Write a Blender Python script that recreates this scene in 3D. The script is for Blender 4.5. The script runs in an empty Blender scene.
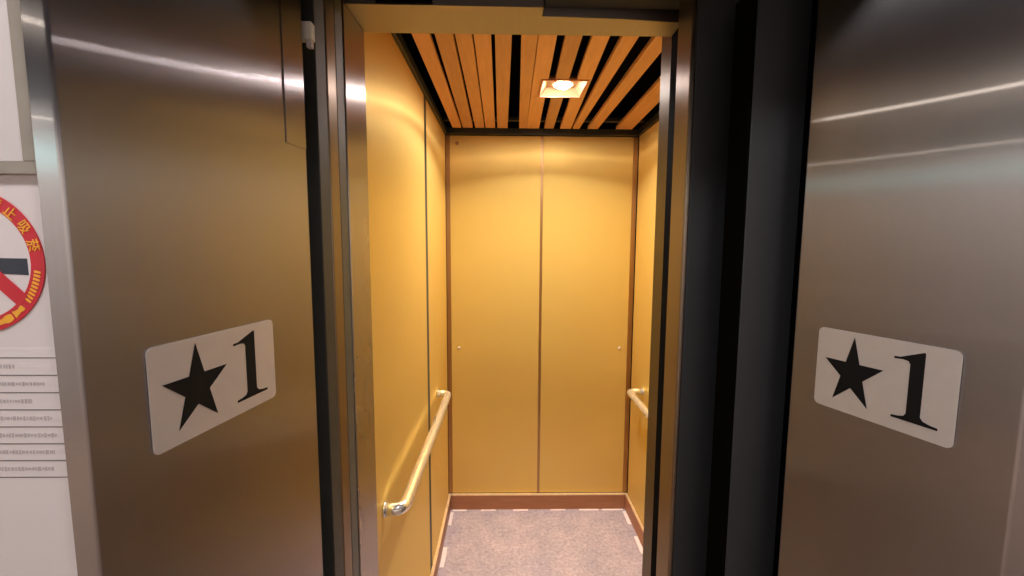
import bpy, bmesh, math, random
from math import radians, sin, cos, pi, atan, hypot
from mathutils import Vector, Matrix
random.seed(7)
SC = bpy.context.scene
COL = SC.collection
EYE = 1.70

# ------------------------------------------------------------------ materials
def new_mat(name):
    m = bpy.data.materials.new(name); m.use_nodes = True
    nt = m.node_tree
    b = nt.nodes['Principled BSDF']
    return m, nt, b

def N(nt, kind, **kw):
    n = nt.nodes.new(kind)
    for k, v in kw.items():
        if k in n.inputs: n.inputs[k].default_value = v
        else: setattr(n, k, v)
    return n

def noise(nt, scale, map_scale=(1, 1, 1), detail=3, rough=.5, coord='Object'):
    tc = N(nt, 'ShaderNodeTexCoord'); mp = N(nt, 'ShaderNodeMapping')
    mp.inputs['Scale'].default_value = map_scale
    nt.links.new(tc.outputs[coord], mp.inputs['Vector'])
    n = N(nt, 'ShaderNodeTexNoise'); n.inputs['Scale'].default_value = scale
    n.inputs['Detail'].default_value = detail; n.inputs['Roughness'].default_value = rough
    nt.links.new(mp.outputs[0], n.inputs['Vector'])
    return n

def ramp(nt, src, c0, c1, p0=.3, p1=.7):
    r = N(nt, 'ShaderNodeValToRGB')
    r.color_ramp.elements[0].position = p0; r.color_ramp.elements[1].position = p1
    r.color_ramp.elements[0].color = (*c0, 1); r.color_ramp.elements[1].color = (*c1, 1)
    nt.links.new(src, r.inputs[0])
    return r

def brushed(name, c0, c1, rough=.36, aniso=.95, metallic=1.0, grain=.015, grain_axis='Z', sharp=.3, sr=.17, sa=.95):
    """metal sheet brushed vertically: highlights smear sideways"""
    m, nt, b = new_mat(name)
    geo = N(nt, 'ShaderNodeNewGeometry')
    cr = N(nt, 'ShaderNodeVectorMath', operation='CROSS_PRODUCT')
    cr.inputs[1].default_value = (0, 0, 1) if grain_axis == 'Z' else (0, 1, 0)
    nt.links.new(geo.outputs['Normal'], cr.inputs[0])
    nt.links.new(cr.outputs[0], b.inputs['Tangent'])
    ms = (1, 1, .012) if grain_axis == 'Z' else (1, .012, 1)
    n = noise(nt, 420, ms, 2)
    r = ramp(nt, n.outputs['Fac'], c0, c1)
    nt.links.new(r.outputs[0], b.inputs['Base Color'])
    n2 = noise(nt, 5, (1, 1, .6), 3)
    mr = N(nt, 'ShaderNodeMapRange'); mr.inputs['To Min'].default_value = rough*.88; mr.inputs['To Max'].default_value = rough*1.12
    nt.links.new(n2.outputs['Fac'], mr.inputs['Value']); nt.links.new(mr.outputs[0], b.inputs['Roughness'])
    if grain:
        n3 = noise(nt, 3.5, (1, 1, .7), 1)
        bp = N(nt, 'ShaderNodeBump'); bp.inputs['Strength'].default_value = grain; bp.inputs['Distance'].default_value = .05
        nt.links.new(n3.outputs['Fac'], bp.inputs['Height']); nt.links.new(bp.outputs[0], b.inputs['Normal'])
    b.inputs['Metallic'].default_value = metallic
    b.inputs['Anisotropic'].default_value = aniso
    if sharp:      # the tight core of the brushed highlight
        g = N(nt, 'ShaderNodeBsdfAnisotropic'); g.distribution = 'GGX'
        g.inputs['Roughness'].default_value = sr; g.inputs['Anisotropy'].default_value = -sa
        nt.links.new(cr.outputs[0], g.inputs['Tangent']); nt.links.new(r.outputs[0], g.inputs['Color'])
        mx = N(nt, 'ShaderNodeMixShader'); mx.inputs[0].default_value = sharp
        nt.links.new(b.outputs[0], mx.inputs[1]); nt.links.new(g.outputs[0], mx.inputs[2])
        nt.links.new(mx.outputs[0], nt.nodes['Material Output'].inputs['Surface'])
    return m

def plain(name, c, rough=.5, metallic=0, spec=.5, var=.08, scale=30, bump=0):
    m, nt, b = new_mat(name)
    n = noise(nt, scale, (1, 1, 1), 3)
    r = ramp(nt, n.outputs['Fac'], tuple(x*(1-var) for x in c), tuple(min(1, x*(1+var)) for x in c))
    nt.links.new(r.outputs[0], b.inputs['Base Color'])
    b.inputs['Roughness'].default_value = rough; b.inputs['Metallic'].default_value = metallic
    b.inputs['Specular IOR Level'].default_value = spec
    if bump:
        bp = N(nt, 'ShaderNodeBump'); bp.inputs['Strength'].default_value = bump; bp.inputs['Distance'].default_value = .002
        nt.links.new(n.outputs['Fac'], bp.inputs['Height']); nt.links.new(bp.outputs[0], b.inputs['Normal'])
    return m

def emit(name, c, s):
    m, nt, b = new_mat(name)
    b.inputs['Base Color'].default_value = (*c, 1)
    b.inputs['Emission Color'].default_value = (*c, 1); b.inputs['Emission Strength'].default_value = s
    return m

def wood_mat(name, c0, c1, axis=1, scale=9):
    m, nt, b = new_mat(name)
    oi = N(nt, 'ShaderNodeObjectInfo')
    ms = [9, 9, 9]; ms[axis] = .9
    n = noise(nt, scale, tuple(ms), 5, .6)
    n.noise_dimensions = '4D'
    mu = N(nt, 'ShaderNodeMath', operation='MULTIPLY'); mu.inputs[1].default_value = 37
    nt.links.new(oi.outputs['Random'], mu.inputs[0]); nt.links.new(mu.outputs[0], n.inputs['W'])
    r = ramp(nt, n.outputs['Fac'], c0, c1, .25, .75)
    hs = N(nt, 'ShaderNodeHueSaturation')
    mr = N(nt, 'ShaderNodeMapRange'); mr.inputs['To Min'].default_value = .8; mr.inputs['To Max'].default_value = 1.15
    nt.links.new(oi.outputs['Random'], mr.inputs['Value']); nt.links.new(mr.outputs[0], hs.inputs['Value'])
    nt.links.new(r.outputs[0], hs.inputs['Color']); nt.links.new(hs.outputs[0], b.inputs['Base Color'])
    b.inputs['Roughness'].default_value = .5
    bp = N(nt, 'ShaderNodeBump'); bp.inputs['Strength'].default_value = .25; bp.inputs['Distance'].default_value = .002
    nt.links.new(n.outputs['Fac'], bp.inputs['Height']); nt.links.new(bp.outputs[0], b.inputs['Normal'])
    return m

def carpet_mat():
    m, nt, b = new_mat('carpet')
    n = noise(nt, 55, (1, 1, 1), 8, .85)
    r = ramp(nt, n.outputs['Fac'], (.25, .215, .245), (.60, .52, .56), .34, .66)
    n2 = noise(nt, 7, (1, 1, 1), 3, .6)
    r2 = ramp(nt, n2.outputs['Fac'], (.84, .84, .88), (1.1, 1.05, 1.04), .3, .7)
    mx = N(nt, 'ShaderNodeMix', data_type='RGBA', blend_type='MULTIPLY'); mx.inputs['Factor'].default_value = 1
    nt.links.new(r.outputs[0], mx.inputs['A']); nt.links.new(r2.outputs[0], mx.inputs['B'])
    nt.links.new(mx.outputs['Result'], b.inputs['Base Color'])
    b.inputs['Roughness'].default_value = .95
    bp = N(nt, 'ShaderNodeBump'); bp.inputs['Strength'].default_value = .6; bp.inputs['Distance'].default_value = .004
    nt.links.new(n.outputs['Fac'], bp.inputs['Height']); nt.links.new(bp.outputs[0], b.inputs['Normal'])
    return m

M = dict(
    steel=brushed('brushed_steel', (.46, .445, .455), (.48, .465, .475), .25, .97, sharp=.3),
    steel_car=brushed('car_frame_steel', (.50, .47, .45), (.53, .495, .47), .28, .95),
    head=brushed('header_steel', (.35, .315, .29), (.37, .33, .305), .45, .5, sharp=0, grain_axis='Y'),
    gold=brushed('gold_panel', (.80, .575, .165), (.805, .58, .168), .47, .85, .68, sharp=.06, sr=.34, sa=.85),
    post_brown=brushed('brown_grey_post', (.17, .15, .11), (.19, .165, .12), .45, .7, sharp=.05),
    bronze=brushed('bronze_trim', (.44, .26, .12), (.50, .30, .14), .4, .6, sharp=0),
    bronze_light=brushed('bronze_edge', (.30, .245, .19), (.33, .27, .21), .38, .8, sharp=.15),
    chrome=plain('chrome', (.90, .89, .87), .2, .85, var=.02),
    dark=plain('dark_paint', (.020, .021, .023), .42, 0, .5),
    darkpanel=plain('dark_door_panel', (.034, .036, .039), .42, .2, .5, .06, 8),
    black=plain('black_rubber', (.002, .002, .002), .9, 0, .02),
    greypost=plain('grey_green_post', (.06, .065, .058), .45, .1, .35),
    darkpost=plain('dark_grey_post', (.035, .036, .032), .5, .1, .25),
    wallw=plain('white_wall', (.68, .635, .64), .6, 0, .3, .02, 3),
    paper=plain('paper', (.70, .65, .66), .6, 0, .3, .015, 6),
    board=plain('board_white', (.60, .57, .57), .5, 0, .3, .015, 6),
    bframe=plain('board_frame', (.30, .27, .23), .45, .3),
    plate=plain('plate_face', (.62, .58, .56), .38, .35, .5, .02, 60),
    ink=plain('ink_black', (.006, .006, .007), .6, 0, .15),
    greyink=plain('grey_print', (.46, .42, .43), .7),
    line=plain('rule_grey', (.13, .11, .11), .7),
    red=plain('sign_red', (.55, .012, .03), .5, var=.03),
    yellow=plain('sign_yellow', (.85, .42, .03), .5, var=.05),
    navy=plain('sign_navy', (.02, .028, .045), .5),
    smoke=plain('sign_smoke', (.40, .37, .36), .6),
    carpet=carpet_mat(),
    tape=plain('white_tape', (.85, .75, .72), .5, var=.03),
    slat=wood_mat('cedar_slat', (.58, .28, .105), (.72, .37, .15)),
    base=wood_mat('base_wood', (.30, .12, .05), (.40, .17, .08), 0),
    basecap=plain('base_cap', (.88, .68, .42), .35, .5),
    voidm=plain('void_black', (.005, .005, .006), .9, 0, .02),
    cream=plain('lamp_reflector', (.55, .36, .18), .4, .3),
    copper=plain('lamp_trim', (.8, .36, .22), .35, .4),
    white=plain('white_plastic', (.6, .57, .5), .4),
    lobfloor=plain('lobby_floor', (.44, .32, .25), .5, scale=6, var=.15),
    lobside=plain('lobby_side', (.50, .46, .44), .6),
    lobwall=plain('lobby_wall', (.62, .57, .52), .7),
    lobceil=plain('lobby_ceiling', (.09, .10, .13), .7),
    bulb=emit('bulb_glow', (1, .88, .86), 330),
    screen=emit('far_window', (.40, .66, .66), 3.6),
)

# ------------------------------------------------------------------ mesh helpers
def link(name, bm, mat, parent=None, smooth=False, bevel=0, segs=2):
    me = bpy.data.meshes.new(name)
    bmesh.ops.recalc_face_normals(bm, faces=bm.faces)
    bm.to_mesh(me); bm.free()
    me.materials.append(mat)
    o = bpy.data.objects.new(name, me); COL.objects.link(o)
    if parent: o.parent = parent
    if smooth:
        for p in me.polygons: p.use_smooth = True
    if bevel:
        bv = o.modifiers.new('bevel', 'BEVEL'); bv.width = bevel; bv.segments = segs; bv.limit_method = 'ANGLE'; bv.angle_limit = radians(35)
        bv.harden_normals = False
    return o

def box(bm, x0, x1, y0, y1, z0, z1):
    vs = [bm.verts.new((x, y, z)) for z in (z0, z1) for (x, y) in ((x0, y0), (x1, y0), (x1, y1), (x0, y1))]
    for f in ((0, 1, 2, 3), (4, 5, 6, 7), (0, 1, 5, 4), (1, 2, 6, 5), (2, 3, 7, 6), (3, 0, 4, 7)):
        bm.faces.new([vs[i] for i in f])
    return bm

def bx(*a):
    bm = bmesh.new(); box(bm, *a); return bm

def prism(pts, d0, d1, fn=None, bm=None):
    """polygon pts (u,v) extruded along w; fn maps (u,v,w)->xyz"""
    bm = bm or bmesh.new()
    fn = fn or (lambda u, v, w: (u, v, w))
    a = [bm.verts.new(fn(u, v, d0)) for u, v in pts]; b = [bm.verts.new(fn(u, v, d1)) for u, v in pts]
    bm.faces.new(a); bm.faces.new(b[::-1])
    n = len(pts)
    for i in range(n): bm.faces.new((a[i], a[(i+1) % n], b[(i+1) % n], b[i]))
    return bm

def tube(path, r, seg=20, bm=None, caps=True):
    bm = bm or bmesh.new(); P = [Vector(p) for p in path]; rings = []
    up = Vector((0, 0, 1))
    for i, p in enumerate(P):
        t = (P[min(i+1, len(P)-1)]-P[max(i-1, 0)]).normalized()
        s = t.cross(up).normalized(); u = s.cross(t)
        rings.append([bm.verts.new(p+r*(cos(a)*s+sin(a)*u)) for a in (2*pi*k/seg for k in range(seg))])
    for a, b in zip(rings, rings[1:]):
        for k in range(seg): bm.faces.new((a[k], a[(k+1) % seg], b[(k+1) % seg], b[k]))
    if caps: bm.faces.new(rings[0][::-1]); bm.faces.new(rings[-1])
    return bm

def cyl(bm, c, axis, r, h, seg=24, r2=None):
    r2 = r if r2 is None else r2
    rot = {'X': Matrix.Rotation(pi/2, 4, 'Y'), 'Y': Matrix.Rotation(pi/2, 4, 'X'), 'Z': Matrix.Identity(4)}[axis]
    bmesh.ops.create_cone(bm, cap_ends=True, segments=seg, radius1=r, radius2=r2, depth=h, matrix=Matrix.Translation(c) @ rot)
    return bm

def struct(o): o['kind'] = 'structure'; return o

def tag(o, label, cat, group=None):
    o['label'] = label; o['category'] = cat
    if group: o['group'] = group
    return o

def empty(name, loc, label=None, cat=None, group=None):
    o = bpy.data.objects.new(name, None); o.location = loc; o.empty_display_size = .05
    COL.objects.link(o)
    if label: tag(o, label, cat, group)
    return o

def child(name, bm, mat, parent, **k):
    o = link(name, bm, mat, parent, **k)
    loc = parent.location
    o.data.transform(Matrix.Translation(-loc))
    return o

# ------------------------------------------------------------------ entrance jambs
S = 1.09      # real size of the entrance relative to the sheet it was measured on
def grow(o, zmode=True):
    if o.type == 'MESH' and not o.parent:
        o.data.transform(Matrix.Diagonal((S, S, 1, 1)))
    return o
LO, LI = Vector((-.358, .350)), Vector((-.309, .673))
RO, RI = Vector((.506, .386)), Vector((.434, .612))
def arc(c, r, a0, a1, n=6): return [(c[0]+r*cos(radians(a0+(a1-a0)*k/n)), c[1]+r*sin(radians(a0+(a1-a0)*k/n))) for k in range(n+1)]
# left: front strip, rounded nose, splayed reveal, rounded inner return
pts = [(-.3780, .3740), (-.3780, .3500)] + arc((-.3610, .3530), .003, -90, -5, 5) + \
      [(LI.x-.0006, LI.y-.004), (LI.x-.0030, LI.y), (-.332, LI.y), (-.332, .660), (-.374, .3740)]
grow(struct(link('trim_1', prism(pts, 0, 2.175), M['steel'])))
# folded overlay strip near the inner edge of the left reveal
def jl(s, off):          # along the left reveal, s metres from the outer edge, off = towards the opening
    d = (LI-LO).normalized(); n = Vector((d.y, -d.x)); p = LO+d*s+n*off; return (p.x, p.y)
L_len = (LI-LO).length
bm = prism([jl(L_len-.050, -.001), jl(L_len-.050, .0012), jl(L_len-.004, .0012), jl(L_len-.004, -.001)], EYE+.1635, 2.17)
grow(struct(link('trim_2', bm, M['steel'], bevel=.0006)))
pts = [(.540, .4120), (.540, .3860)] + arc((.5095, .3890), .003, -90, -165, 5) + \
      [(RI.x+.0012, RI.y-.004), (RI.x+.003, RI.y), (.458, RI.y), (.458, .598), (.524, .4120)]
grow(struct(link('trim_3', prism(pts, 0, 2.175), M['steel'])))
grow(struct(link('trim_4', bx(-.3770, .539, .40, .66, 2.176, 2.195), M['steel'])))

# landing wall around the opening
grow(struct(link('wall_front', (lambda b: (box(b, -3.85, -.3790, .360, .46, 0, 2.7), box(b, .541, 3.85, .396, .46, 0, 2.7), box(b, -.3790, .541, .396, .46, 2.197, 2.7), b)[-1])(bmesh.new()), M['wallw'])))

# ------------------------------------------------------------------ shaft gap + posts (left)
struct(link('wall_shaft_left', bx(-.46, -.375, .742, 1.04, 0, 2.6), M['voidm']))
struct(link('trim_5', bx(-.374, -.3350, .775, .8185, .0, 2.212), M['darkpost'], bevel=.002))
struct(link('trim_6', bx(-.374, -.3340, .8205, .8640, .0, 2.212), M['bronze_light'], bevel=.003))
struct(link('trim_7', bx(-.374, -.3365, .868, .9120, .0, 2.212), M['greypost'], bevel=.004))
struct(link('trim_8', bx(-.374, -.3350, .915, 1.044, .0, 2.204), M['steel_car'], bevel=.0015))
# right return post of the car front
struct(link('trim_9', bx(.400, .520, 1.048, 1.120, .0, 2.38), M['post_brown'], bevel=.002))
struct(link('trim_10', bx(.398, .520, .985, 1.047, .0, 2.38), M['voidm']))
# header of the car front (underside seen from below, stepped front edge)
pts = [(-.374, .929), (.079, .932), (.079, .966), (.250, .972), (.396, .984), (.396, 1.046), (-.374, 1.046)]
struct(link('trim_11', prism(pts, 2.206, 2.40), M['head']))
struct(link('trim_12', (lambda b: (box(b, -.374, .52, .775, .925, 2.222, 2.6), box(b, .083, .52, .925, .962, 2.222, 2.6), b)[-1])(bmesh.new()), M['darkpost']))
struct(link('trim_13', bx(-.27, -.155, .916, .926, 2.206, 2.221), M['black']))
struct(link('trim_14', bx(-.37, .85, .735, .774, 2.225, 2.6), M['dark']))

# ------------------------------------------------------------------ sliding doors, partly in the right-hand pocket
door = struct(link('door_1', bx(.4140, 1.02, .7200, .7840, .008, 2.135), M['darkpanel'], bevel=.002))
child('edge_seal', bx(.4105, .4138, .7205, .7835, .008, 2.135), M['black'], door)
child('gap_dark_strip', bx(.504, .540, .7165, .7198, .008, 2.135), M['black'], door)  # black strip gives the shaded gap beside the jamb its darkness
door = struct(link('door_2', bx(.3680, 1.02, .8400, .9090, .008, 2.218), M['darkpanel'], bevel=.0015))
e = child('edge_strip', bx(.3575, .3678, .8385, .9095, .008, 2.218), M['bronze_light'], door, bevel=.004, segs=4)
e['label'] = 'bronze coloured leading edge'
struct(link('wall_shaft_right', bx(1.03, 1.10, .52, 1.04, 0, 2.6), M['voidm']))

# little limit switch high in the left gap
t = empty('limit_switch', (-.345, .752, 2.062), 'small cream plastic limit switch hanging in the dark gap at upper left', 'switch')
child('body', bx(-.3745, -.3275, .745, .760, 2.049, 2.078), M['white'], t, bevel=.002)
child('roller', bx(-.3380, -.3290, .747, .757, 2.037, 2.0485), M['greyink'], t, bevel=.001)

# ------------------------------------------------------------------ lift car
XL, XR, YB, YF = -.362, .806, 2.587, 1.048
CEIL = 2.402
struct(link('floor', bx(-.45, 1.05, .93, 2.70, -.05, 0), M['carpet']))
struct(link('trim_15', bx(-.374, 1.02, .67, .928, -.05, -.0005), M['steel_car']))
# left wall: dark backing with two gold panels
w = struct(link('wall_left', bx(XL-.045, XL-.010, 1.046, YB+.04, 0, 2.55), M['voidm']))
child('panel', bx(XL-.010, XL, 1.048, 1.918, .108, 2.372), M['gold'], w, bevel=.0015)
child('panel', bx(XL-.010, XL, 1.972, 2.575, .108, 2.372), M['gold'], w, bevel=.0015)
child('seam_trim', bx(XL-.0098, XL-.001, 1.9185, 1.9715, .108, 2.372), M['darkpost'], w)
w = struct(link('wall_back', bx(XL-.045, XR+.045, YB+.010, YB+.045, 0, 2.55), M['voidm']))
child('panel', bx(XL+.026, .2135, YB, YB+.010, .108, 2.372), M['gold'], w, bevel=.0015)
child('panel', bx(.2300, XR-.030, YB, YB+.010, .108, 2.372), M['gold'], w, bevel=.0015)
child('seam_trim', bx(.2140, .2295, YB+.004, YB+.010, .108, 2.372), M['bronze'], w)
child('corner_trim', bx(XL+.001, XL+.0255, YB+.002, YB+.010, .108, 2.372), M['bronze'], w)
child('corner_trim', bx(XR-.0295, XR-.001, YB+.002, YB+.010, .108, 2.372), M['bronze'], w)
w = struct(link('wall_right', bx(XR+.010, XR+.045, 1.046, YB+.04, 0, 2.55), M['voidm']))
child('panel', bx(XR, XR+.010, 1.048, 1.918, .108, 2.372), M['gold'], w, bevel=.0015)
child('panel', bx(XR, XR+.010, 1.972, 2.575, .108, 2.372), M['gold'], w, bevel=.0015)
child('seam_trim', bx(XR+.001, XR+.0098, 1.9185, 1.9715, .108, 2.372), M['darkpost'], w)
struct(link('wall_return', bx(.521, XR+.009, 1.046, 1.075, 0, 2.55), M['gold']))
# baseboards with a pale cap
def base(name, a, cap):
    o = struct(link(name, bx(*a), M['base'], bevel=.001)); child('cap', bx(*cap), M['basecap'], o); return o
base('baseboard_back', (XL+.016, XR-.016, YB-.014, YB, 0, .096), (XL+.018, XR-.018, YB-.016, YB, .0965, .1045))
base('baseboard_left', (XL, XL+.014, 1.05, YB-.001, 0, .096), (XL, XL+.016, 1.05, YB-.002, .0965, .1045))
base('baseboard_right', (XR-.014, XR, 1.08, YB-.001, 0, .096), (XR-.016, XR, 1.08, YB-.002, .0965, .1045))

# ceiling: dark deck with cedar slats hung below it
ceil = struct(link('ceiling', bx(XL-.04, XR+.04, 1.048, YB+.04, 2.555, 2.60), M['voidm']))
k = .949
edges = [(-.329, -.329, -.266, -.274), (-.247, -.264, -.183, -.202), (-.177, -.188, -.117, -.131), (-.112, -.124, -.051, -.065),
         (-.037, -.051, .022, .013), (.050, .082, .110, .127), (.113, .129, .176, .206), (.205, .238, .265, .296),
         (.298, .336, .360, .404), (.408, .416, .468, .459), (.525, .511, .591, .574), (.676, .686, .762, .786)]
LX0, LX1, LY0, LY1 = .150, .348, 1.815, 2.015
for a0, a1, b0, b1 in edges:
    ya, yb = 1.33, 2.47
    def xs(y): t = (y-ya)/(yb-ya); return k*(a0+(a1-a0)*t), k*(b0+(b1-b0)*t)
    bm = bmesh.new()
    def seg(y0, y1):
        p, q = xs(y0), xs(y1)
        prism([(p[0], y0), (p[1], y0), (q[1], y1), (q[0], y1)], CEIL, CEIL+.018, bm=bm)
    m0, m1 = xs(1.9)
    if m1 > LX0 and m0 < LX1:
        seg(1.10, LY0-.001); seg(LY1+.001, 2.535)
        p, q = xs(LY0), xs(LY1)
        if min(p[0], q[0]) < LX0-.008: prism([(p[0], LY0-.001), (LX0-.001, LY0-.001), (LX0-.001, LY1+.001), (q[0], LY1+.001)], CEIL, CEIL+.018, bm=bm)
        if min(p[1], q[1]) > LX1+.003: prism([(LX1+.001, LY0-.001), (p[1], LY0-.001), (q[1], LY1+.001), (LX1+.001, LY1+.001)], CEIL, CEIL+.018, bm=bm)
    else: seg(1.10, 2.535)
    child('slat', bm, M['slat'], ceil, bevel=.0015)
child('perimeter_channel', (lambda b: (box(b, XL-.009, XL+.012, 1.05, 2.58, 2.375, 2.41), box(b, XR-.012, XR+.009, 1.05, 2.58, 2.375, 2.41), box(b, XL+.0125, XR-.0125, 2.56, YB+.009, 2.375, 2.41), b)[-1])(bmesh.new()), M['dark'], ceil)
child('crossbar', (lambda b: (box(b, XL+.013, XR-.013, 2.44, 2.47, 2.4205, 2.44), box(b, XL+.013, XR-.013, 1.40, 1.43, 2.4205, 2.44), b)[-1])(bmesh.new()), M['dark'], ceil)

# downlight
cx, cy = (LX0+LX1)/2, (LY0+LY1)/2-.018
t = empty('ceiling_downlight', (cx, cy, CEIL+.05), 'glowing square recessed downlight set between the cedar ceiling slats', 'ceiling light')
b = bmesh.new(); w_ = .007; z0, z1 = CEIL-.004, CEIL+.006
for a in ((LX0, LX1, LY0, LY0+w_), (LX0, LX1, LY1-w_, LY1), (LX0, LX0+w_, LY0+w_, LY1-w_), (LX1-w_, LX1, LY0+w_, LY1-w_)): box(b, *a, z0, z1)
child('trim_frame', b, M['copper'], t)
b = bmesh.new()      # four sloping flaps
o4 = [(LX0+w_, LY0+w_), (LX1-w_, LY0+w_), (LX1-w_, LY1-w_), (LX0+w_, LY1-w_)]
i4 = [(LX0+.035, LY0+.035), (LX1-.035, LY0+.035), (LX1-.035, LY1-.035), (LX0+.035, LY1-.035)]
ov = [b.verts.new((x, y, CEIL+.001)) for x, y in o4]; iv = [b.verts.new((x, y, CEIL+.030)) for x, y in i4]
for q in range(4): b.faces.new((ov[q], ov[(q+1) % 4], iv[(q+1) % 4], iv[q]))
b.faces.new(iv)
rf = child('reflector', b, M['cream'], t)
so = rf.modifiers.new('solid', 'SOLIDIFY'); so.thickness = .0015
b = cyl(bmesh.new(), (cx, cy, CEIL+.016), 'Z', .046, .014, 40, .040)
child('lamp_holder', b, M['copper'], t)
b = bmesh.new(); bmesh.ops.create_uvsphere(b, u_segments=32, v_segments=16, radius=.034, matrix=Matrix.Translation((cx, cy, CEIL+.010)) @ Matrix.Diagonal((1, 1, .45, 1)))
child('bulb', b, M['bulb'], t, smooth=True)

# handrails
def rail(name, xw, xr, y0, y1, z, label):
    s = 1 if xr > xw else -1
    t = empty(name, (xw, (y0+y1)/2, z), label, 'handrail', 'handrails')
    R = .030; p = [(xw+s*.0015, y0, z)]
    if abs(xr-xw) > R: p.append((xr-s*R, y0, z))
    for q in range(1, 9):
        a = pi/2*q/8; p.append((xr-s*R+s*R*sin(a), y0+R-R*cos(a), z))
    p.append((xr, y1-R, z))
    for q in range(1, 9):
        a = pi/2*q/8; p.append((xr-s*R+s*R*cos(a), y1-R+R*sin(a), z))
    p.append((xw+s*.0015, y1, z))
    child('bar', tube(p, .0185, 24), M['chrome'], t, smooth=True)
    for y in (y0, y1):
        child('wall_flange', cyl(bmesh.new(), (xw+s*.003, y, z), 'X', .0225, .004, 28), M['chrome'], t, bevel=.001)
    return t
rail('handrail', XL, -.3045, 1.195, 2.20, EYE-.787, 'long chrome tube handrail on the left gold wall, bent back at both ends')
rail('handrail', XR, .722, 1.30, 2.345, EYE-.828, 'chrome tube handrail on the right gold wall, only its far end in view')

# studs and a screw on the back wall
def stud(name, x, z, r, m, label, cat='stud'):
    t = cyl(bmesh.new(), (0, 0, 0), 'Y', r, .004, 20)
    cyl(t, (0, -.006, 0), 'Y', r*.62, .010, 20)
    o = link(name, t, m, bevel=.0008); o.location = (x, YB-.0022, z); tag(o, label, cat); return o
stud('wall_stud', -.2885, EYE-.629, .009, M['chrome'], 'small round metal stud at the left of the back wall, above the left rail')
stud('wall_stud', .7250, EYE-.628, .009, M['chrome'], 'small round metal stud at the right of the back wall, above the right rail')
stud('screw_cap', -.292, EYE+.626, .011, M['bronze'], 'small dark screw cap near the top left corner of the back wall', 'screw')

# white tape pieces round the carpet
TAPE = [((-.335, 2.558), (-.245, 2.574), 'at the far left corner, along the back baseboard'), ((-.150, 2.560), (-.055, 2.572), 'along the back baseboard, second from the left corner'),
        ((.058, 2.558), (.155, 2.573), 'by the back baseboard, left of the seam'), ((.300, 2.560), (.400, 2.572), 'by the back baseboard, right of the seam'),
        ((.490, 2.558), (.615, 2.573), 'along the back baseboard, second from the right corner'), ((.640, 2.558), (.775, 2.574), 'along the back baseboard at the far right corner'),
        ((-.345, 2.42), (-.326, 2.545), 'beside the left baseboard, farthest back'), ((-.345, 2.08), (-.322, 2.23), 'beside the left baseboard, in the middle'),
        ((-.345, 1.78), (-.322, 1.92), 'beside the left baseboard, nearest the door'), ((.768, 2.42), (.790, 2.55), 'beside the right baseboard, farthest back'),
        ((.768, 2.17), (.790, 2.31), 'beside the right baseboard, nearest the door')]
for (x0, y0), (x1, y1), w in TAPE:
    b = bmesh.new(); n = 7; horiz = (x1-x0) > (y1-y0); P = []; Q = []
    for q in range(n+1):
        tt = q/n; j = random.uniform(-.0012, .0012); j2 = random.uniform(-.0012, .0012)
        if horiz: P.append((x0+(x1-x0)*tt, y0+j)); Q.append((x0+(x1-x0)*tt, y1+j2))
        else: P.append((x0+j, y0+(y1-y0)*tt)); Q.append((x1+j2, y0+(y1-y0)*tt))
    prism(P+Q[::-1], .0002, .0014, bm=b)
    tag(link('tape_strip', b, M['tape']), 'short white tape strip on the carpet '+w, 'tape', 'white tape strips round the carpet edge')

# ------------------------------------------------------------------ floor plates with star and 1
STAR_R = .445
def plate(O, U, w, zc, nrm, label):
    """O = plate centre on the reveal, U = reading direction (xy), nrm = out of the steel"""
    h = .110
    U = Vector(U).normalized(); nrm = Vector(nrm).normalized()
    def fn(u, v, d): p = Vector(O)+U*u+nrm*d; return (p.x, p.y, zc+v)
    t = empty('floor_number_plate', (O[0], O[1], zc), label, 'sign')
    r = .007; P = []
    for (cx_, cy_, a0) in ((w/2-r, h/2-r, 0), (-w/2+r, h/2-r, 90), (-w/2+r, -h/2+r, 180), (w/2-r, -h/2+r, 270)):
        P += arc((cx_, cy_), r, a0, a0+90, 5)
    child('plate_face', prism(P, .0003, .0013, fn), M['plate'], t, bevel=.0003)
    def uv(a, b): return ((a-.5)*w, (b-.5)*h)
    outer = [(.306, .940), (.536, .632), (.442, .132), (.160, .138), (.076, .628)]
    cxs, cys = .304, .498
    outer = [(.306, .940), (.535, .628), (.441, .134), (.162, .138), (.077, .626)]
    # inner vertices of the five-pointed star: intersections of its chords
    def inter(p1, p2, p3, p4):
        x1, y1 = p1; x2, y2 = p2; x3, y3 = p3; x4, y4 = p4
        d = (x1-x2)*(y3-y4)-(y1-y2)*(x3-x4)
        return (((x1*y2-y1*x2)*(x3-x4)-(x1-x2)*(x3*y4-y3*x4))/d, ((x1*y2-y1*x2)*(y3-y4)-(y1-y2)*(x3*y4-y3*x4))/d)
    S = []
    A = outer
    for q in range(5):
        S.append(A[q]); S.append(inter(A[q], A[(q+2) % 5], A[(q-1) % 5], A[(q+1) % 5]))
    child('star', prism([uv(*p) for p in S], .0010, .0018, fn), M['ink'], t)
    one = [(.600, .822), (.640, .826), (.790, .918), (.797, .905), (.797, .225), (.815, .190), (.860, .172), (.905, .166), (.905, .141), (.612, .141),
           (.612, .166), (.655, .172), (.695, .190), (.708, .225), (.708, .765), (.695, .795), (.660, .805), (.602, .798)]
    child('numeral', prism([uv(*p) for p in one], .0010, .0018, fn), M['ink'], t)
    return t
dL = (LI-LO).normalized(); nL = Vector((dL.y, -dL.x))
sL = (Vector((-.3365, .490))-LO).dot(dL); OL = LO+dL*sL
plate(OL, dL, .176, EYE-.1545, nL, 'pale plate with black star and 1 on the left steel jamb')
dR = (RO-RI).normalized(); nR = Vector((-abs(dR.y), -abs(dR.x)*1))
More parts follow.
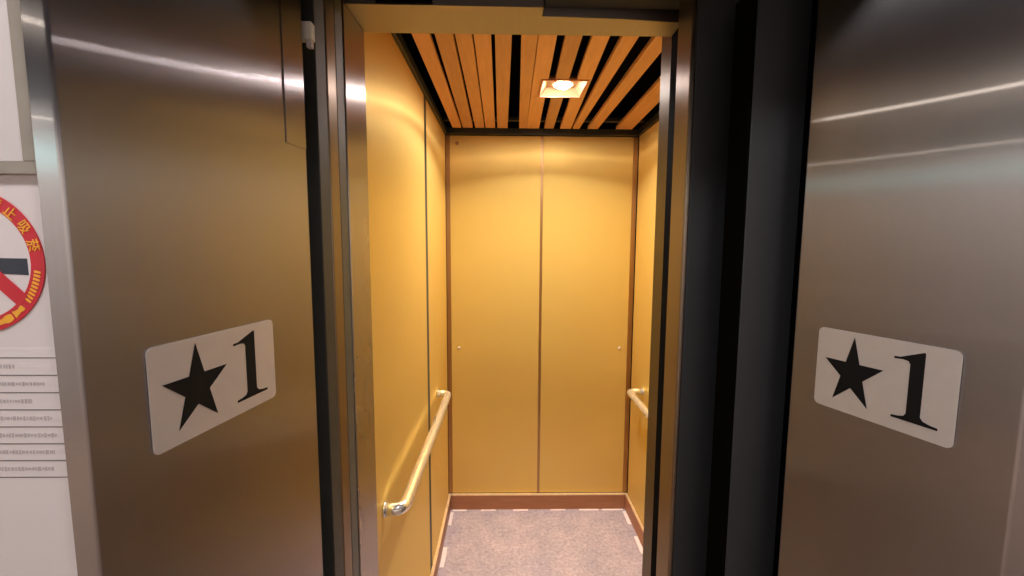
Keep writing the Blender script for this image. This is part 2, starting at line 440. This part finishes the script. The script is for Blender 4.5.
nR = Vector((dR.y, -dR.x)); nR = nR if nR.x < 0 else -nR
sR = (Vector((.469, .5025))-RI).dot(dR); OR_ = RI+dR*sR
plate(OR_, dR, .152, EYE-.163, nR, 'pale plate with black star and 1 on the right steel jamb')

# ------------------------------------------------------------------ notices on the wall at far left
YW = .360
def wy(u, v, d): return (u, YW-d, v)
# framed board
t = empty('framed_board', (-.50, YW, 1.95), 'white board in a thin grey-beige frame, high on the wall at far left', 'notice board')
b = bmesh.new(); X0, X1, Z0, Z1 = -.62, -.3835, EYE+.0580, 2.25; fw_ = .0105
for (a, c, e, f) in ((X0, X1, Z0, Z0+.0105), (X0, X1, Z1-.0105, Z1), (X0, X0+fw_, Z0+.0105, Z1-.0105), (X1-fw_, X1, Z0+.0105, Z1-.0105)):
    box(b, a, c, YW-.005, YW-.0003, e, f)
child('frame', b, M['bframe'], t, bevel=.0008)
child('sheet', bx(X0+fw_+.0003, X1-fw_-.0003, YW-.003, YW-.0003, Z0+.011, Z1-.011), M['board'], t)
# no smoking decal
SX, SZ, R0, R1 = -.4505, EYE-.0135, .0615, .0500
t = empty('no_smoking_sign', (SX, YW, SZ), 'round red no smoking decal on the white wall at far left', 'sign')
def disc(r, n=72): return [(SX+r*cos(2*pi*q/n), SZ+r*sin(2*pi*q/n)) for q in range(n)]
child('white_disc', prism(disc(R1+.002), .0002, .0006, wy), M['paper'], t)
b = bmesh.new(); n = 96
vo = [[b.verts.new(wy(SX+r*cos(2*pi*q/n), SZ+r*sin(2*pi*q/n), d)) for q in range(n)] for r in (R0, R1) for d in (.0002, .0010)]
for q in range(n):
    p = (q+1) % n
    b.faces.new((vo[0][q], vo[0][p], vo[1][p], vo[1][q])); b.faces.new((vo[1][q], vo[1][p], vo[3][p], vo[3][q]))
    b.faces.new((vo[3][q], vo[3][p], vo[2][p], vo[2][q])); b.faces.new((vo[2][q], vo[2][p], vo[0][p], vo[0][q]))
child('ring', b, M['red'], t)
child('cigarette', (lambda b: (prism([(SX-.036, SZ-.0090), (SX+.014, SZ-.0100), (SX+.014, SZ+.0030), (SX-.036, SZ+.0040)], .0006, .0009, wy, b), b)[-1])(bmesh.new()), M['tape'], t)
child('cigarette_tip', prism([(SX+.0145, SZ-.0100), (SX+.0470, SZ-.0115), (SX+.0470, SZ+.0025), (SX+.0145, SZ+.0030)], .0006, .0009, wy), M['navy'], t)
a = Vector((cos(radians(-45)), sin(radians(-45)))); nn = Vector((-a.y, a.x))*.0062
c_ = Vector((SX, SZ))+nn*.8
P = [c_+a*.053+nn, c_+a*.053-nn, c_-a*.053-nn, c_-a*.053+nn]
child('slash', prism([tuple(p) for p in P], .0010, .0013, wy), M['red'], t)
b = prism([(SX+.020, SZ+.016), (SX+.026, SZ+.022), (SX+.024, SZ+.034), (SX+.016, SZ+.040), (SX+.018, SZ+.028), (SX+.015, SZ+.020)], .0006, .0009, wy)
child('smoke_wisp', b, M['smoke'], t)
# yellow characters round the ring
def glyph(ch, ang, size, name='character'):
    cu = bpy.data.curves.new('tmp', 'FONT'); cu.body = ch; cu.size = size; cu.align_x = 'CENTER'; cu.align_y = 'CENTER'; cu.extrude = .0002; cu.offset = .00008
    to = bpy.data.objects.new('tmp', cu); COL.objects.link(to)
    bpy.context.view_layer.update()
    me = bpy.data.meshes.new_from_object(to.evaluated_get(bpy.context.evaluated_depsgraph_get()))
    bpy.data.objects.remove(to)
    xsv = [v.co.x for v in me.vertices]; ysv = [v.co.y for v in me.vertices]
    cxm, cym = (min(xsv)+max(xsv))/2, (min(ysv)+max(ysv))/2
    rr = (R0+R1)/2; a = radians(ang); rot = a-pi/2
    for v in me.vertices:
        x, y = v.co.x-cxm, v.co.y-cym
        X = SX+rr*cos(a)+x*cos(rot)-y*sin(rot); Z = SZ+rr*sin(a)+x*sin(rot)+y*cos(rot)
        v.co = Vector((X, YW-.00125-v.co.z, Z))-t.location
    me.materials.clear(); me.materials.append(M['yellow'])
    o = bpy.data.objects.new(name, me); COL.objects.link(o); o.parent = t
for ch, ang in (('禁', 62), ('止', 47), ('吸', 31), ('菸', 14)): glyph(ch, ang, .0108)
b = bmesh.new()
for q in range(9):     # a row of tiny unreadable letters
    a = radians(-9-q*3.4); r0_, r1_ = R1+.0030, R0-.0030; da = radians(1.1)
    prism([(SX+r*cos(g), SZ+r*sin(g)) for r, g in ((r0_, a-da), (r1_, a-da), (r1_, a+da*.4), (r0_, a+da))], .0010, .0013, wy, b)
child('small_lettering', b, M['yellow'], t)
b = bmesh.new()
for a0, a1 in ((-44, -55), (-57, -74)):
    n = 8; P = []; Q = []
    for q in range(n+1):
        g = radians(a0+(a1-a0)*q/n); j = random.uniform(-.0008, .0008)
        P.append((SX+(R0-.0032+j)*cos(g), SZ+(R0-.0032+j)*sin(g))); Q.append((SX+(R1+.0032-j)*cos(g), SZ+(R1+.0032-j)*sin(g)))
    prism(P+Q[::-1], .0010, .0013, wy, b)
child('lettering_band', b, M['yellow'], t)

# paper table of text lines
PX1 = -.3800
t = empty('notice_sheet', (-.46, YW, EYE-.17), 'white paper sheet with ruled rows of faint text, lowest on the wall at far left', 'notice')
child('paper', bx(-.56, PX1, YW-.0007, YW-.0002, EYE-.44, EYE-.088), M['paper'], t)
b = bmesh.new()
rows = [EYE-.0965-i*.01545 for i in range(8)]
for z in rows: box(b, -.555, PX1-.0062, YW-.0010, YW-.0006, z-.00035, z+.00035)
child('rule_lines', b, M['line'], t)
b = bmesh.new()
ends = [(-.452, -.424), (-.440, -.400), (-.430, -.412), (-.436, -.396), (-.440, -.394), (-.436, -.397), (-.434, -.399)]
for i, (x0, x1) in enumerate(ends):
    x = x0-.05; zc = (rows[i]+rows[i+1])/2
    while x < x1:
        w = random.uniform(.0012, .0028); hh = random.uniform(.0011, .0021)
        box(b, x, min(x+w, x1), YW-.0009, YW-.0006, zc-hh, zc+hh); x += w+random.uniform(.0006, .0012)
o = child('text_rows', b, M['greyink'], t)

bpy.context.view_layer.update()
for o in [q for q in COL.objects if q.name.startswith(('floor_number_plate', 'framed_board', 'no_smoking_sign', 'notice_sheet'))]:
    e_ = Vector((0, 0, EYE)); o.location = e_+(o.location-e_)*S
    for c in o.children: c.data.transform(Matrix.Scale(S, 4))

# ------------------------------------------------------------------ lobby behind the viewer
struct(link('floor_lobby', bx(-4.2, 4.2, -4.6, .93, -.06, -.001), M['lobfloor'])) if False else struct(link('floor_lobby', bx(-4.2, 4.2, -4.6, .669, -.06, 0), M['lobfloor']))
struct(link('ceiling_lobby', bx(-4.2, 4.2, -4.6, .46, 2.7, 2.75), M['lobceil']))
struct(link('wall_lobby_left', bx(-4.3, -4.2, -4.6, .46, 0, 2.70), M['lobside']))
struct(link('wall_lobby_right', bx(4.2, 4.3, -4.6, .46, 0, 2.70), M['lobside']))
struct(link('wall_lobby_back', bx(-4.2, 4.2, -4.7, -4.6, 0, 2.70), M['lobwall']))
struct(link('window_1', bx(-4.199, -4.18, -4.0, -.9, 2.38, 2.53), M['screen']))
# outer shaft shell so no outside light leaks in
struct(link('wall_shaft_back', bx(-.46, 1.10, 2.72, 2.76, -.1, 2.7), M['voidm']))
struct(link('ceiling_shaft', bx(-.46, 1.10, .47, 2.76, 2.62, 2.70), M['voidm']))

# ------------------------------------------------------------------ lights
def area(name, loc, rot, size, power, col=(1, 1, 1), shape='DISK', sy=None, spread=None):
    l = bpy.data.lights.new(name, 'AREA'); l.shape = shape; l.size = size; l.energy = power; l.color = col
    if spread: l.spread = radians(spread)
    if sy: l.size_y = sy
    o = bpy.data.objects.new(name, l); o.location = loc; o.rotation_euler = rot; COL.objects.link(o); return o
area('car_lamp', (cx, cy, CEIL-.008), (0, 0, 0), .06, 26, (1, .95, .93), spread=142)
for x, y in ((-2.6, -.3), (-4.0, -2.1)):
    area('lobby_lamp', (x, y, 2.68), (0, 0, 0), .10, 9, (1, .86, .72))
area('lobby_wash_fill', (.2, -3.5, 2.66), (radians(-40), 0, 0), 5.0, 120, (1, .95, .92), 'RECTANGLE', .2)  # three unseen wash lights, added to brighten the lobby walls the steel reflects
area('lobby_wash_fill', (-3.3, -1.8, 2.66), (0, radians(40), 0), .2, 75, (1, .95, .93), 'RECTANGLE', 3.6)
area('lobby_wash_fill', (3.3, -1.8, 2.66), (0, radians(-40), 0), .2, 45, (1, .95, .93), 'RECTANGLE', 3.6)
area('entrance_fill', (-.5, -.12, 2.68), (0, 0, 0), .2, 11, (1, .93, .93))  # unseen overhead pair, added to brighten the white wall without streaking the jambs
area('entrance_fill', (.45, -.12, 2.68), (0, 0, 0), .2, 7, (1, .93, .93))

w = bpy.data.worlds.new('world'); w.use_nodes = True; SC.world = w
w.node_tree.nodes['Background'].inputs[0].default_value = (.5, .5, .55, 1); w.node_tree.nodes['Background'].inputs[1].default_value = .02

# ------------------------------------------------------------------ camera
F = 417.0
pitch = atan(40/F); yaw = atan(7/F); roll = radians(.3)
fwv = Vector((sin(yaw)*cos(pitch), cos(yaw)*cos(pitch), -sin(pitch)))
r0 = Vector((cos(yaw), -sin(yaw), 0)); u0 = r0.cross(fwv)
r = r0*cos(roll)+u0*sin(roll); u = u0*cos(roll)-r0*sin(roll)
cam = bpy.data.cameras.new('camera'); co = bpy.data.objects.new('camera', cam); COL.objects.link(co)
m = Matrix((r, u, -fwv)).transposed().to_4x4(); m.translation = (0, 0, EYE); co.matrix_world = m
cam.sensor_width = 36; cam.lens = 36*F/1024; cam.clip_start = .02
SC.camera = co
SC.view_settings.view_transform = 'Standard'; SC.view_settings.look = 'None'; SC.view_settings.exposure = 0; SC.view_settings.gamma = 1
SC.view_settings.use_curve_mapping = False
